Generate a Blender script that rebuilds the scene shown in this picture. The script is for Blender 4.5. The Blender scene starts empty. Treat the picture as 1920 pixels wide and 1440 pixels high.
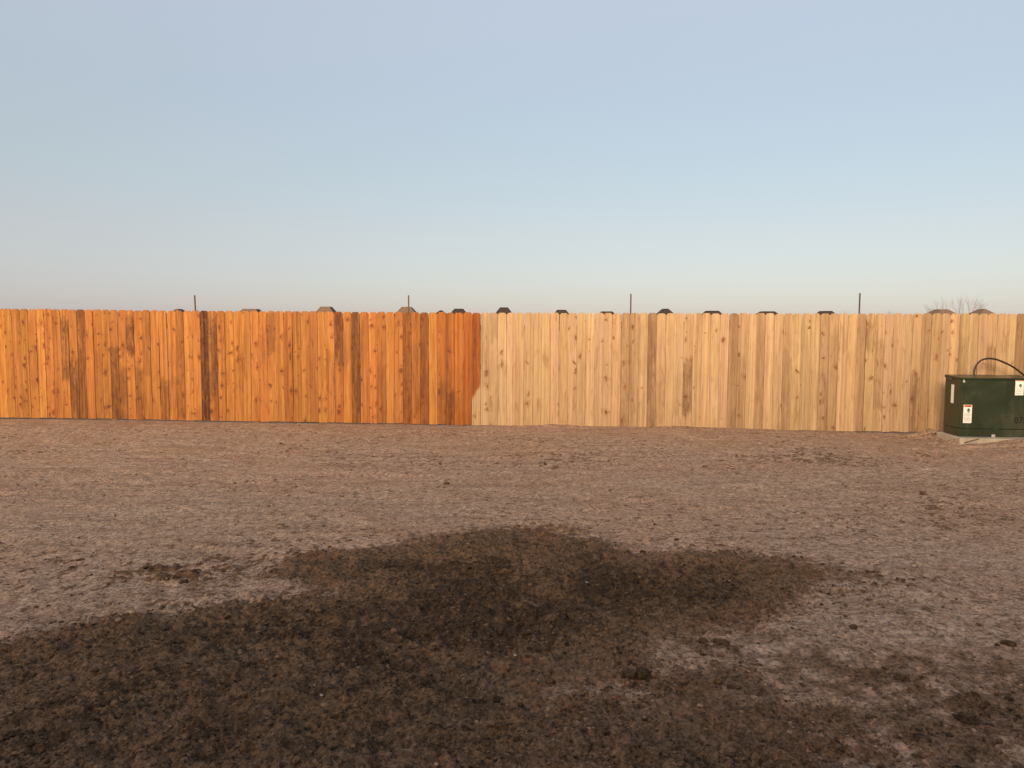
import bpy, bmesh, math, random
import numpy as np
from mathutils import Vector, Matrix

R = math.radians
rnd = random.Random(7)
rng = np.random.default_rng(11)
S = bpy.context.scene
C = S.collection

# ------------------------------------------------------------------ camera
PITCH, ROLL, CAM_H, FPX = R(4.244), 0.004, 1.6, 1442.0
cam_d = bpy.data.cameras.new('camera')
cam_d.sensor_width = 36.0
cam_d.lens = FPX / 1920.0 * 36.0
cam_d.clip_start = 0.05
cam_d.clip_end = 8000
cam = bpy.data.objects.new('camera', cam_d)
CM = Matrix.Rotation(R(90) - PITCH, 4, 'X') @ Matrix.Rotation(ROLL, 4, 'Z')
CM.translation = (0, 0, CAM_H)
cam.matrix_world = CM
C.objects.link(cam)
S.camera = cam
S.render.resolution_x, S.render.resolution_y = 1024, 768

# ------------------------------------------------------------------ sky + sun
SUN_EL, SUN_AZ = R(14.3), R(204.0)        # low evening sun behind the camera, a little to the left (azimuth from +Y towards +X)
w = bpy.data.worlds.new('World')
S.world = w
w.use_nodes = True
nt = w.node_tree
nt.nodes.clear()
sky = nt.nodes.new('ShaderNodeTexSky')
sky.sky_type = 'NISHITA'
sky.sun_disc = False
sky.sun_elevation = SUN_EL
sky.sun_rotation = SUN_AZ
sky.altitude = 200
sky.air_density = 1.0
sky.dust_density = 1.0
sky.ozone_density = 1.0
bg = nt.nodes.new('ShaderNodeBackground')
bg.inputs['Strength'].default_value = 0.05
# thin evening haze that pales the sky evenly all round, most of it low down
tcw = nt.nodes.new('ShaderNodeTexCoord')
sx = nt.nodes.new('ShaderNodeSeparateXYZ')
nt.links.new(tcw.outputs['Generated'], sx.inputs[0])
rampn = nt.nodes.new('ShaderNodeValToRGB')
nt.links.new(sx.outputs[2], rampn.inputs[0])
els = rampn.color_ramp.elements
SKY = [(0.0, (.172, .158, .218)), (.044, (.176, .156, .214)), (.112, (.218, .188, .200)), (.18, (.224, .226, .222)), (.275, (.242, .252, .262)), (.38, (.280, .288, .306)), (1.0, (.30, .305, .32))]
els[0].position, els[0].color = SKY[0][0], (*SKY[0][1], 1)
els[1].position, els[1].color = SKY[-1][0], (*SKY[-1][1], 1)
for p_, c_ in SKY[1:-1]:
    e_ = els.new(p_)
    e_.color = (*c_, 1)
bg2 = nt.nodes.new('ShaderNodeBackground')
bg2.inputs['Strength'].default_value = 1.0
add = nt.nodes.new('ShaderNodeAddShader')
wo = nt.nodes.new('ShaderNodeOutputWorld')
nt.links.new(sky.outputs[0], bg.inputs[0])
nt.links.new(rampn.outputs[0], bg2.inputs[0])
nt.links.new(bg.outputs[0], add.inputs[0])
nt.links.new(bg2.outputs[0], add.inputs[1])
nt.links.new(add.outputs[0], wo.inputs[0])

sd = bpy.data.lights.new('sun', 'SUN')
sd.energy = 5.0
sd.angle = R(20)
sd.color = (1.0, 0.76, 0.46)
sun = bpy.data.objects.new('sun', sd)
C.objects.link(sun)
tosun = Vector((math.sin(SUN_AZ) * math.cos(SUN_EL), math.cos(SUN_AZ) * math.cos(SUN_EL), math.sin(SUN_EL)))
sun.rotation_euler = tosun.to_track_quat('Z', 'Y').to_euler()
sun.location = tosun * 60

S.view_settings.view_transform = 'Standard'
S.view_settings.look = 'None'
S.view_settings.exposure = 0.5
S.view_settings.gamma = 1.0
S.view_settings.use_curve_mapping = False


# ------------------------------------------------------------------ places read off the photograph
def ray(x, y):
    d = Vector(((x - 960) / FPX, -(y - 720) / FPX, -1.0))
    return CM.to_3x3() @ d


def on_ground(x, y, z=0.0):
    d = ray(x, y)
    t = (z - CAM_H) / d.z
    return Vector((d.x * t, d.y * t, z))


def at_depth(x, y, Y):
    d = ray(x, y)
    t = Y / d.y
    return Vector((d.x * t, Y, CAM_H + d.z * t))


# ------------------------------------------------------------------ numpy noise
def _hash(ix, iy, seed):
    h = (ix.astype(np.int64) * 374761393 + iy.astype(np.int64) * 668265263 + seed * 2147483647 + 12345) & 0xFFFFFFFF
    h = ((h ^ (h >> 13)) * 1274126177) & 0xFFFFFFFF
    h = ((h ^ (h >> 16)) * 2246822519) & 0xFFFFFFFF
    return h ^ (h >> 15)


def gnoise(x, y, seed=0):
    xi, yi = np.floor(x), np.floor(y)
    fx, fy = x - xi, y - yi
    u = fx * fx * fx * (fx * (fx * 6 - 15) + 10)
    v = fy * fy * fy * (fy * (fy * 6 - 15) + 10)
    def g(dx, dy):
        a = _hash(xi + dx, yi + dy, seed) * (2 * math.pi / 4294967296.0)
        return np.cos(a) * (fx - dx) + np.sin(a) * (fy - dy)
    a = g(0, 0) + u * (g(1, 0) - g(0, 0))
    b = g(0, 1) + u * (g(1, 1) - g(0, 1))
    return (a + v * (b - a)) * 1.5


def sstep(a, b, x):
    t = np.clip((x - a) / (b - a), 0, 1)
    return t * t * (3 - 2 * t)


# ------------------------------------------------------------------ fence line
FA = Vector((-8.568, 12.87))
FB = Vector((6.293, 11.94))
FDIR = (FB - FA).normalized()
FNOR = Vector((FDIR.y, -FDIR.x))                      # towards the camera
BX = [-400, 0, 160, 300, 480, 620, 760, 885, 1040, 1200, 1400, 1560, 1720, 1920, 2300]
BY = [777, 782.5, 784.5, 787, 790, 792, 794, 797, 799, 801, 804, 808, 810, 814, 820]
TX = [-400, 0, 300, 600, 900, 1200, 1500, 1750, 1920, 2300]
TY = [574, 578.5, 582, 584, 586, 587, 587.5, 588, 588, 589]


def px_of(p):
    q = CM.inverted() @ Vector((p[0], p[1], p[2]))
    return 960 + FPX * q.x / -q.z, 720 - FPX * q.y / -q.z


def fence_y(x):
    return FA.y + (x - FA.x) * (FB.y - FA.y) / (FB.x - FA.x)


def fence_zb(x):
    Y = fence_y(x)
    px = px_of((x, Y, 0.0))[0]
    yb = float(np.interp(px, BX, BY))
    yt = float(np.interp(px, TX, TY))
    return px, at_depth(px, yb, Y).z, at_depth(px, yt, Y).z


_fx = np.linspace(-14, 13, 140)
_fb = []
for _x in _fx:
    _p, _zb, _zt = fence_zb(_x)
    gap = float(np.interp(_p, [-300, 0, 300, 800, 960, 1100, 1450, 1540, 1600, 1720, 1760, 1900],
                          [.03, .035, .030, .026, 0.0, -.012, -.004, .012, .034, .03, -.01, -.01]))
    _fb.append(_zb - gap)
_fb = np.array(_fb)

# ------------------------------------------------------------------ moist soil outline (world metres)
def P(pts):
    return np.array([on_ground(*p)[:2] for p in pts])


POLY = P([(-420, 1235), (0, 1196), (150, 1180), (330, 1152), (470, 1140), (560, 1126), (650, 1108), (570, 1096), (500, 1072), (560, 1048), (640, 1034), (720, 1026), (800, 1016),
          (880, 1006), (960, 991), (1060, 996), (1150, 1020), (1220, 1048), (1300, 1036), (1400, 1035), (1500, 1050),
          (1610, 1076), (1565, 1098), (1490, 1130), (1400, 1160), (1300, 1180), (1235, 1202), (1180, 1240), (1210, 1262),
          (1200, 1290), (1120, 1300), (1060, 1318), (1160, 1330), (1240, 1300), (1330, 1290), (1430, 1285), (1500, 1312),
          (1560, 1370), (1650, 1440), (1750, 1620), (-700, 1620)])


def sdist(px, py, poly):
    d = np.full(px.shape, 1e9)
    inside = np.zeros(px.shape, bool)
    n = len(poly)
    for i in range(n):
        ax, ay = poly[i]
        bx, by = poly[(i + 1) % n]
        ex, ey = bx - ax, by - ay
        t = np.clip(((px - ax) * ex + (py - ay) * ey) / (ex * ex + ey * ey), 0, 1)
        d = np.minimum(d, np.hypot(px - ax - t * ex, py - ay - t * ey))
        c = ((ay > py) != (by > py)) & (px < (bx - ax) * (py - ay) / (by - ay + 1e-12) + ax)
        inside ^= c
    return np.where(inside, -d, d)


def blob(x, y, px, py, rx, ry):
    c = on_ground(px, py)
    return np.exp(-(((x - c.x) / rx) ** 2 + ((y - c.y) / ry) ** 2))


def ground_fields(x, y, cell=None):
    """height, moist and painted-dark mask, pale crust mask at world points"""
    z = np.zeros_like(x)
    near = (y > 0.5) & (y < 15) & (np.abs(x) < 16)
    wet = np.zeros_like(x)
    pale = np.zeros_like(x)
    if near.any():
        X, Y = x[near], y[near]
        cl = cell[near] if cell is not None else np.full(X.shape, 0.01)
        wx = gnoise(X * 1.3, Y * 1.3, 1) * .16 + gnoise(X * 4.5, Y * 4.5, 2) * .07 + gnoise(X * 14, Y * 14, 3) * .035
        wy = gnoise(X * 1.3, Y * 1.3, 4) * .16 + gnoise(X * 4.5, Y * 4.5, 5) * .08 + gnoise(X * 14, Y * 14, 6) * .04
        sd_ = sdist(X + wx, Y + wy, POLY)
        n1 = gnoise(X * 2.2, Y * 2.2, 7)
        n2 = gnoise(X * 7, Y * 7, 8)
        n3 = gnoise(X * 20, Y * 20, 9)
        n4 = gnoise(X * 45, Y * 45, 10)
        sdn = sd_ + .10 * n1 + .14 * n2 + .13 * n3 + .07 * n4
        m = sstep(.16, -.20, sdn)
        deep = sstep(.0, -.62, sd_ + .25 * n1 + .12 * n2)
        body = sstep(.15, -.45, sd_)
        # loose crumbs strewn outside the patch
        sc = (blob(X, Y, 310, 1075, .45, .30) + blob(X, Y, 590, 1050, .55, .30) + .8 * blob(X, Y, 1640, 1090, .5, .4)
              + .8 * blob(X, Y, 1330, 1215, .35, .22) + .9 * blob(X, Y, 1690, 1270, .4, .2) + .8 * blob(X, Y, 1800, 1330, .5, .16)
              + .6 * blob(X, Y, 1880, 1215, .5, .25) + .5 * blob(X, Y, 620, 860, 1.2, .7) + .5 * blob(X, Y, 1720, 925, .6, .5)
              + .4 * blob(X, Y, 1400, 860, 2.0, .5) + .35 * blob(X, Y, 1100, 850, 2.5, .7) + .7 * blob(X, Y, 1700, 1400, .5, .15))
        s = sstep(.55, .95, np.clip(sc, 0, 1) * .75 + n1 * .20 + n2 * .30 + n3 * .32 + n4 * .16)
        # paler dried crust inside and right of the patch
        pl = (blob(X, Y, 1150, 1300, .35, .10) + blob(X, Y, 1330, 1235, .42, .2) + .6 * blob(X, Y, 760, 1225, .28, .2)
              + .8 * blob(X, Y, 1840, 1280, .3, .12) + .9 * blob(X, Y, 1560, 1420, .25, .06) + .5 * blob(X, Y, 1500, 1220, .5, .3) + .55 * blob(X, Y, 330, 1260, .35, .12) + .5 * blob(X, Y, 560, 1330, .3, .08) + .5 * blob(X, Y, 840, 1385, .35, .06) + .45 * blob(X, Y, 1010, 1350, .3, .06)
              + .4 * blob(X, Y, 520, 1085, .5, .2) + .6 * blob(X, Y, 250, 965, 1.9, .6) + .5 * blob(X, Y, 1700, 1040, 1.3, .8) + .3 * blob(X, Y, 560, 890, 2.2, .35) + .4 * blob(X, Y, 1350, 915, 1.6, .4))
        pale[near] = np.clip(pl + n1 * .25 * (pl > .1), 0, 1)
        mm = np.clip(m * (1 - .45 * sstep(.35, .9, pl + n2 * .45 + n3 * .2)) , 0, 1)
        wt = np.clip(np.maximum(mm * (.50 + .22 * deep + .28 * blob(X, Y, 980, 1140, 2.4, .95) + .26 * n1 + .26 * n2 + .16 * n3), .8 * s), 0, 1)
        mud = (blob(X, Y, 1750, 1330, 1.0, .30) + .75 * blob(X, Y, 1650, 1240, .9, .30) + .8 * blob(X, Y, 1900, 1420, .9, .3) + .35 * blob(X, Y, 1750, 1130, 1.0, .5)
               + .35 * blob(X, Y, 420, 1105, .8, .3) + .3 * blob(X, Y, 120, 1160, .8, .25))
        mud = np.clip(mud, 0, 1) * (.40 + .35 * n1 + .32 * n2 + .2 * n3) * (1 - .7 * sstep(.3, .8, pl))
        darker = .24 * blob(X, Y, 1620, 1290, 1.5, .75) + .14 * np.exp(-np.clip(sd_, 0, 9) / .30)  # broad darker tone at lower right, plus a fringe around the patch
        darker = darker * (1 + .9 * n1 + .9 * n2 + .6 * n3)
        wt = np.maximum(wt, np.clip(mud, 0, .8))
        wt = np.clip(np.maximum(wt, darker), 0, 1)
        cn = gnoise(X * .9, Y * .9, 12) * .5 + gnoise(X * .35, Y * .7, 13) * .6
        spk = (1 - .6 * np.clip(pl, 0, 1)) * sstep(.30, .75, .55 * n3 + .45 * n2 + .35 * n4 + .55 * cn + .05) * .55  # specks of wet crumbs, also painting the shade in small holes
        wt = np.maximum(wt, spk)
        wet[near] = wt
        h = .022 * gnoise(X * .45, Y * .45, 20) + .014 * gnoise(X * 1.1, Y * 1.1, 21)
        h += body * (.008 + .018 * gnoise(X * 1.7, Y * 1.7, 22)) + m * .012
        rough = .55 + .45 * gnoise(X * .8, Y * .8, 23) + .95 * np.maximum(m, s)
        for k, (f, a) in enumerate([(3.1, .011), (6.3, .0100), (12.5, .0078), (25, .0056), (50, .0042), (95, .0028)]):
            wgt = np.clip((1 / f) / (cl * 1.8) - .6, 0, 1)
            nn = gnoise(X * f + 3.3 * k, Y * f * .85, 30 + k)
            lump = np.maximum(m, s)
            nn = nn * (1 - lump) + lump * (1.6 * (.55 - np.abs(nn * 1.6)) + .2 * nn)
            h += rough * a * nn * wgt
        h += .010 * gnoise(X * .9, Y * 4.2, 40) + .006 * gnoise(X * 2.0, Y * 8.0, 41)
        # scuffs and heel pits
        pit = sstep(.42, .75, gnoise(X * 2.6, Y * 3.4, 50)) * (.4 + .6 * sstep(.0, 1.6, X))
        h -= .018 * pit * (1 - m)
        # base falls in with the foot of the fence
        fb = np.interp(X, _fx, _fb)
        fy = FA.y + (X - FA.x) * (FB.y - FA.y) / (FB.x - FA.x)
        k = sstep(4.5, .3, fy - Y)
        k = np.where(Y > fy, 1.0, k)
        amp = 1 - .65 * sstep(.9, .1, np.abs(fy - Y))
        h = h * amp + k * fb
        # little heaps by the pad
        for (px, py, rx, ry, a) in [(1742, 812, .24, .18, .085), (1775, 818, .12, .12, .05), (1790, 826, .10, .08, .045), (1815, 834, .16, .08, .04), (1880, 836, .3, .08, .045), (1600, 806, .5, .12, .02), (1040, 800, .35, .12, .03),
                                    (1265, 803, .3, .12, .022), (1912, 832, .22, .2, .07)]:
            h += a * blob(X, Y, px, py, rx, ry) * (1 + .5 * n2)
        z[near] = h
    return z, wet, pale


def gz(x, y):
    return float(ground_fields(np.array([float(x)]), np.array([float(y)]))[0][0])


# ------------------------------------------------------------------ node helpers
class NT:
    def __init__(s, name):
        s.m = bpy.data.materials.new(name)
        s.m.use_nodes = True
        s.t = s.m.node_tree
        s.b = s.t.nodes['Principled BSDF']

    def n(s, typ, **kw):
        o = s.t.nodes.new(typ)
        for k, v in kw.items():
            setattr(o, k, v)
        return o

    def put(s, sock, v):
        if isinstance(v, bpy.types.NodeSocket):
            s.t.links.new(v, sock)
        elif v is not None:
            sock.default_value = v

    def math(s, op, a, b=None, c=None, clamp=False):
        o = s.n('ShaderNodeMath', operation=op, use_clamp=clamp)
        s.put(o.inputs[0], a)
        s.put(o.inputs[1], b)
        s.put(o.inputs[2], c)
        return o.outputs[0]

    def vmath(s, op, a, b=None):
        o = s.n('ShaderNodeVectorMath', operation=op)
        s.put(o.inputs[0], a)
        s.put(o.inputs[1], b)
        return o.outputs[0]

    def noise(s, vec, scale=1.0, detail=4, rough=.55, dist=0.0):
        o = s.n('ShaderNodeTexNoise')
        s.put(o.inputs['Vector'], vec)
        s.put(o.inputs['Scale'], scale)
        s.put(o.inputs['Detail'], detail)
        s.put(o.inputs['Roughness'], rough)
        s.put(o.inputs['Distortion'], dist)
        return o.outputs['Fac']

    def step(s, v, a, b, c=0.0, d=1.0):
        o = s.n('ShaderNodeMapRange', interpolation_type='SMOOTHSTEP')
        s.put(o.inputs[0], v)
        for i, q in enumerate((a, b, c, d)):
            s.put(o.inputs[i + 1], q)
        return o.outputs[0]

    def mix(s, f, a, b, mode='MIX'):
        o = s.n('ShaderNodeMix', data_type='RGBA', blend_type=mode)
        s.put(o.inputs[0], f)
        s.put(o.inputs[6], (*a, 1) if isinstance(a, tuple) else a)
        s.put(o.inputs[7], (*b, 1) if isinstance(b, tuple) else b)
        return o.outputs[2]

    def bump(s, h, strength, dist):
        o = s.n('ShaderNodeBump')
        s.put(o.inputs['Height'], h)
        o.inputs['Strength'].default_value = strength
        o.inputs['Distance'].default_value = dist
        s.t.links.new(o.outputs[0], s.b.inputs['Normal'])

    def set(s, col=None, rough=None, metal=None, spec=None):
        if col is not None:
            s.put(s.b.inputs['Base Color'], (*col, 1) if isinstance(col, tuple) else col)
        if rough is not None:
            s.put(s.b.inputs['Roughness'], rough)
        if metal is not None:
            s.put(s.b.inputs['Metallic'], metal)
        if spec is not None:
            s.put(s.b.inputs['Specular IOR Level'], spec)
        return s.m


def coord(n, kind='Object'):
    return n.n('ShaderNodeTexCoord').outputs[kind]


def simple(name, c1, c2, scale, rough=.7, metal=0.0, bump=.2, bd=.004, spec=None):
    n = NT(name)
    o = coord(n)
    f = n.noise(o, scale, 6, .6)
    n.set(n.mix(n.step(f, .3, .7), c1, c2), n.step(f, .2, .8, rough - .08, rough + .08), metal, spec)
    n.bump(n.noise(o, scale * 6, 4, .6), bump, bd)
    return n.m


# ---- soil
def soil_material(name, base_wet=None):
    n = NT(name)
    geo = n.n('ShaderNodeNewGeometry').outputs['Position']
    wet = n.n('ShaderNodeAttribute', attribute_name='wet').outputs['Fac']
    pale = n.n('ShaderNodeAttribute', attribute_name='pale').outputs['Fac']
    big = n.noise(geo, .55, 3, .5)
    scuff = n.noise(n.vmath('MULTIPLY', geo, (1.1, 5.5, 1.0)), 1.0, 5, .65, .5)
    mid = n.noise(geo, 2.6, 5, .6, .4)
    sm = n.noise(geo, 11, 5, .65, .3)
    fine = n.noise(geo, 55, 4, .65)
    grit = n.noise(geo, 190, 2, .6)
    dry = n.mix(n.step(mid, .34, .66), (.535, .345, .238), (.435, .258, .166))
    dry = n.mix(n.step(big, .38, .62), dry, n.mix(n.step(sm, .35, .65), (.53, .358, .252), (.42, .265, .178)))
    dry = n.mix(n.step(sm, .52, .74), dry, (.24, .142, .092))
    dry = n.mix(n.math('MULTIPLY', n.math('MULTIPLY', pale, .55), n.step(mid, .35, .6)), dry, (.500, .358, .262))
    dry = n.mix(n.step(scuff, .50, .68, 0.0, .55), dry, (.30, .183, .115))
    dry = n.mix(n.step(scuff, .46, .32, 0.0, .45), dry, (.50, .362, .262))
    wetc = n.mix(n.step(mid, .35, .65), (.168, .103, .060), (.222, .126, .069))
    wetc = n.mix(n.step(sm, .5, .78, 0.0, .65), wetc, (.098, .058, .033))
    f = n.math('ADD', wet, n.math('MULTIPLY', n.math('SUBTRACT', sm, .5), .34), clamp=True)
    rim = n.mix(n.step(mid, .4, .6), (.250, .148, .092), (.205, .112, .066))
    col = n.mix(n.step(f, .05, .40), dry, rim)
    col = n.mix(n.step(f, .30, .80), col, wetc)
    col = n.mix(n.step(f, .72, 1.0), col, n.mix(n.step(sm, .45, .7), (.104, .062, .036), (.066, .039, .022)))
    g = n.math('ADD', n.math('MULTIPLY', fine, .75), n.math('MULTIPLY', grit, .25))
    tuft = n.noise(geo, 24, 5, .7, .5)
    g = n.math('ADD', n.math('MULTIPLY', g, .6), n.math('MULTIPLY', tuft, .4))
    gc = n.step(g, .38, .62, .42, 1.46)  # soil grain, contrast widened to paint tiny shadows between the grains
    cg = n.n('ShaderNodeCombineColor')
    for i in range(3):
        n.put(cg.inputs[i], gc)
    col = n.mix(1.0, col, cg.outputs[0], 'MULTIPLY')
    tn = n.math('ADD', 1.0, n.n('ShaderNodeAttribute', attribute_name='tone').outputs['Fac'])
    ct = n.n('ShaderNodeCombineColor')
    for i in range(3):
        n.put(ct.inputs[i], tn)
    col = n.mix(1.0, col, ct.outputs[0], 'MULTIPLY')
    n.set(col, .95, 0.0, .15)
    n.bump(n.math('ADD', n.math('MULTIPLY', tuft, 1.0), n.math('ADD', n.math('MULTIPLY', fine, 1.2), n.math('MULTIPLY', grit, .4))), 1.0, .018)
    return n.m


M_soil = soil_material('soil')


# ---- fence wood: raw cedar and sprayed-on stain, told apart by each picket's own properties
def wood_material():
    n = NT('cedar')
    oc = coord(n)
    info = n.n('ShaderNodeObjectInfo')
    off = n.n('ShaderNodeCombineXYZ')
    n.put(off.inputs[0], n.math('MULTIPLY', info.outputs['Random'], 37.0))
    n.put(off.inputs[1], 0.0)
    n.put(off.inputs[2], n.math('MULTIPLY', info.outputs['Random'], 211.0))
    p = n.vmath('ADD', oc, off.outputs[0])
    sep = n.n('ShaderNodeSeparateXYZ')
    n.put(sep.inputs[0], oc)
    z = sep.outputs[2]
    mark = n.n('ShaderNodeSeparateXYZ')
    n.put(mark.inputs[0], n.n('ShaderNodeAttribute', attribute_type='OBJECT', attribute_name='mark').outputs['Vector'])
    stain = n.n('ShaderNodeAttribute', attribute_type='OBJECT', attribute_name='stain').outputs['Fac']
    knot_amt = n.n('ShaderNodeAttribute', attribute_type='OBJECT', attribute_name='knots').outputs['Fac']
    # knots
    ps = n.n('ShaderNodeSeparateXYZ')
    n.put(ps.inputs[0], p)
    kc = n.n('ShaderNodeCombineXYZ')
    n.put(kc.inputs[0], n.math('MULTIPLY', ps.outputs[0], 8.0))
    n.put(kc.inputs[1], n.math('MULTIPLY', ps.outputs[2], 5.4))
    vor = n.n('ShaderNodeTexVoronoi', voronoi_dimensions='2D', feature='F1')
    kw = n.noise(n.vmath('MULTIPLY', p, (30, 0, 30)), 1.0, 2, .5)
    kn = n.n('ShaderNodeTexNoise')
    n.put(kn.inputs['Vector'], n.vmath('MULTIPLY', p, (16, 0, 16)))
    kn.inputs['Scale'].default_value = 1.0
    kn.inputs['Detail'].default_value = 3
    n.put(vor.inputs['Vector'], n.vmath('ADD', kc.outputs[0], n.vmath('MULTIPLY', n.vmath('SUBTRACT', kn.outputs['Color'], (.5, .5, .5)), (.9, .55, 0))))
    vor.inputs['Scale'].default_value = 1.0
    kd = n.math('ADD', vor.outputs['Distance'], n.math('MULTIPLY', n.math('SUBTRACT', kw, .5), .22))
    vs = n.n('ShaderNodeSeparateColor')
    n.put(vs.inputs[0], vor.outputs['Color'])
    kon = n.math('LESS_THAN', vs.outputs[0], knot_amt)
    krad = n.math('MULTIPLY_ADD', n.math('POWER', vs.outputs[1], 1.8), .15, .045)
    krad = n.math('MULTIPLY', krad, n.math('MULTIPLY_ADD', stain, .12, .95))
    kcore = n.math('MULTIPLY', n.step(n.math('DIVIDE', kd, krad), 1.15, .65), kon)
    khalo = n.math('MULTIPLY', n.step(n.math('DIVIDE', kd, krad), 3.2, .8), kon)
    # grain, bent round the knots
    warp = n.n('ShaderNodeCombineXYZ')
    n.put(warp.inputs[0], n.math('MULTIPLY', khalo, .03))
    gp = n.vmath('ADD', p, warp.outputs[0])
    g1 = n.noise(n.vmath('MULTIPLY', gp, (26, 26, .8)), 1.0, 5, .6, .6)
    g2 = n.noise(n.vmath('MULTIPLY', gp, (120, 120, 3.0)), 1.0, 4, .6, .3)
    flame = n.noise(n.vmath('MULTIPLY', gp, (9, 9, 1.3)), 1.0, 4, .6, 1.4)
    blotch = n.noise(n.vmath('MULTIPLY', p, (16, 16, 4.2)), 1.0, 5, .65, .8)
    band = n.noise(n.vmath('MULTIPLY', gp, (34, 34, .22)), 1.0, 2, .5, .2)
    g = n.math('ADD', n.math('MULTIPLY', n.math('ADD', n.math('MULTIPLY', g1, .5), n.math('MULTIPLY', band, .5)), .56), n.math('ADD', n.math('MULTIPLY', g2, .26), n.math('MULTIPLY', flame, .18)))
    raw = n.mix(n.step(g, .38, .62), (.482, .326, .190), (.312, .190, .104))
    st = n.mix(n.step(g, .38, .62), (.395, .168, .039), (.225, .075, .015))
    # sprayed edge of the stain: one picket is only stained down to mid height
    edge = n.math('ADD', z, n.math('ADD', n.math('MULTIPLY', sep.outputs[0], -1.6), n.math('MULTIPLY', n.math('SUBTRACT', blotch, .5), .16)))
    half = n.step(edge, .50, .60)
    isfull = n.math('GREATER_THAN', stain, .9)
    ishalf = n.math('MULTIPLY', n.math('GREATER_THAN', stain, .3), n.math('LESS_THAN', stain, .9))
    smask = n.math('ADD', isfull, n.math('MULTIPLY', ishalf, half), clamp=True)
    col = n.mix(smask, raw, st)
    rawpart = n.math('MULTIPLY', ishalf, n.math('SUBTRACT', 1.0, half))
    tint = n.mix(1.0, col, n.mix(rawpart, info.outputs['Color'], (.95, .95, .95)), 'MULTIPLY')
    # dark heartwood and weather marks
    zr = n.math('ADD', z, n.math('MULTIPLY', n.math('SUBTRACT', blotch, .5), .7))
    inz = n.math('MULTIPLY', n.step(zr, mark.outputs[1], n.math('ADD', mark.outputs[1], .12)),
                 n.step(zr, mark.outputs[2], n.math('SUBTRACT', mark.outputs[2], .12)))
    bl = n.math('MULTIPLY', n.math('MULTIPLY', inz, n.step(n.math('ADD', n.math('MULTIPLY', blotch, .7), n.math('MULTIPLY', g1, .3)), .34, .60, .35, 1.0)), mark.outputs[0])
    dark = n.mix(smask, (.40, .33, .28), (.26, .20, .19))
    tint = n.mix(n.math('MULTIPLY', bl, .95, clamp=True), tint, n.mix(1.0, tint, dark, 'MULTIPLY'))
    # everyday small blotches
    sb = n.step(n.noise(n.vmath('MULTIPLY', p, (13, 13, 2.6)), 1.0, 4, .6, 1.0), .54, .72, 0.0, .6)
    tint = n.mix(sb, tint, n.mix(1.0, tint, (.62, .48, .38), 'MULTIPLY'))
    tint = n.mix(n.math('MULTIPLY', khalo, .55), tint, n.mix(1.0, tint, (.70, .48, .34), 'MULTIPLY'))
    kdark = n.mix(smask, (.13, .062, .030), (.085, .026, .010))
    tint = n.mix(n.math('MULTIPLY', kcore, n.math('MULTIPLY_ADD', vs.outputs[2], .45, .53)), tint, kdark)
    n.set(tint, n.step(g, .3, .7, .62, .82), 0.0, .3)
    hgt = n.math('SUBTRACT', n.math('ADD', n.math('MULTIPLY', g2, .6), n.math('MULTIPLY', g1, .5)), n.math('MULTIPLY', kcore, .5))
    n.bump(hgt, .5, .0022)
    return n.m


M_wood = wood_material()
M_rail = simple('rail_wood', (.42, .27, .16), (.30, .18, .10), 6)
M_steel = simple('rusted_steel', (.06, .045, .04), (.11, .07, .05), 20, .75, .3)
def enamel():
    n = NT('green_enamel')
    o = coord(n)
    d1 = n.noise(o, 2.2, 5, .6, .6)
    d2 = n.noise(n.vmath('MULTIPLY', o, (14, 14, 2.0)), 1.0, 4, .6)
    base = n.mix(n.step(d1, .35, .65), (.022, .031, .016), (.031, .038, .021))
    col = n.mix(n.step(n.math('ADD', n.math('MULTIPLY', d1, .6), n.math('MULTIPLY', d2, .4)), .50, .72, 0.0, .35), base, (.13, .095, .06))
    n.set(col, n.step(d1, .3, .7, .24, .42), 0.0, .5)
    n.bump(n.noise(o, 5.0, 2, .5), .12, .01)
    return n.m


M_green = enamel()
M_green_dark = simple('dark_seam', (.012, .015, .010), (.016, .018, .012), 5, .6)
M_paper = simple('sticker_white', (.80, .78, .74), (.74, .71, .67), 20, .45, 0, .02)
M_orange = simple('sticker_orange', (.55, .13, .04), (.48, .10, .03), 20, .45, 0, .02)
M_black = simple('print_black', (.02, .02, .018), (.035, .033, .03), 20, .5, 0, .02)
M_print = simple('stencil_paint', (.008, .008, .007), (.012, .011, .010), 20, .7, 0, .02, .004, .15)
M_grey = simple('print_grey', (.42, .40, .38), (.52, .50, .47), 60, .5, 0, .02)
M_cable = simple('cable_black', (.012, .007, .006), (.016, .009, .007), 8, .5, 0, .05)
M_conc = simple('concrete', (.44, .385, .315), (.33, .27, .21), 5, .85, 0, .4, .004)
M_lock = simple('lock_metal', (.75, .73, .70), (.6, .58, .55), 30, .35, .6, .05)
M_stick = simple('stick_bark', (.14, .085, .05), (.08, .05, .03), 40, .9, 0, .5)
M_stone = simple('pale_stone', (.50, .46, .40), (.36, .32, .27), 40, .8, 0, .3)
M_straw = simple('straw', (.40, .30, .20), (.28, .20, .12), 60, .8, 0, .1)
M_bark = simple('grey_bark', (.16, .125, .10), (.11, .085, .07), 6, .9)
M_rf1 = simple('dark_shingle', (.036, .022, .018), (.026, .016, .013), 1.2, .9)
M_rf2 = simple('brown_shingle', (.155, .095, .070), (.115, .068, .050), 1.2, .9)
M_cap = simple('ridge_shingle', (.016, .009, .008), (.012, .007, .006), 1.2, .9)
M_brick = simple('house_brick', (.30, .17, .12), (.22, .12, .085), 3, .9)
M_trim = simple('white_trim', (.70, .68, .64), (.62, .60, .56), 4, .6)
M_glass = simple('window_glass', (.03, .035, .04), (.04, .045, .05), 2, .1, 0, .02)


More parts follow.
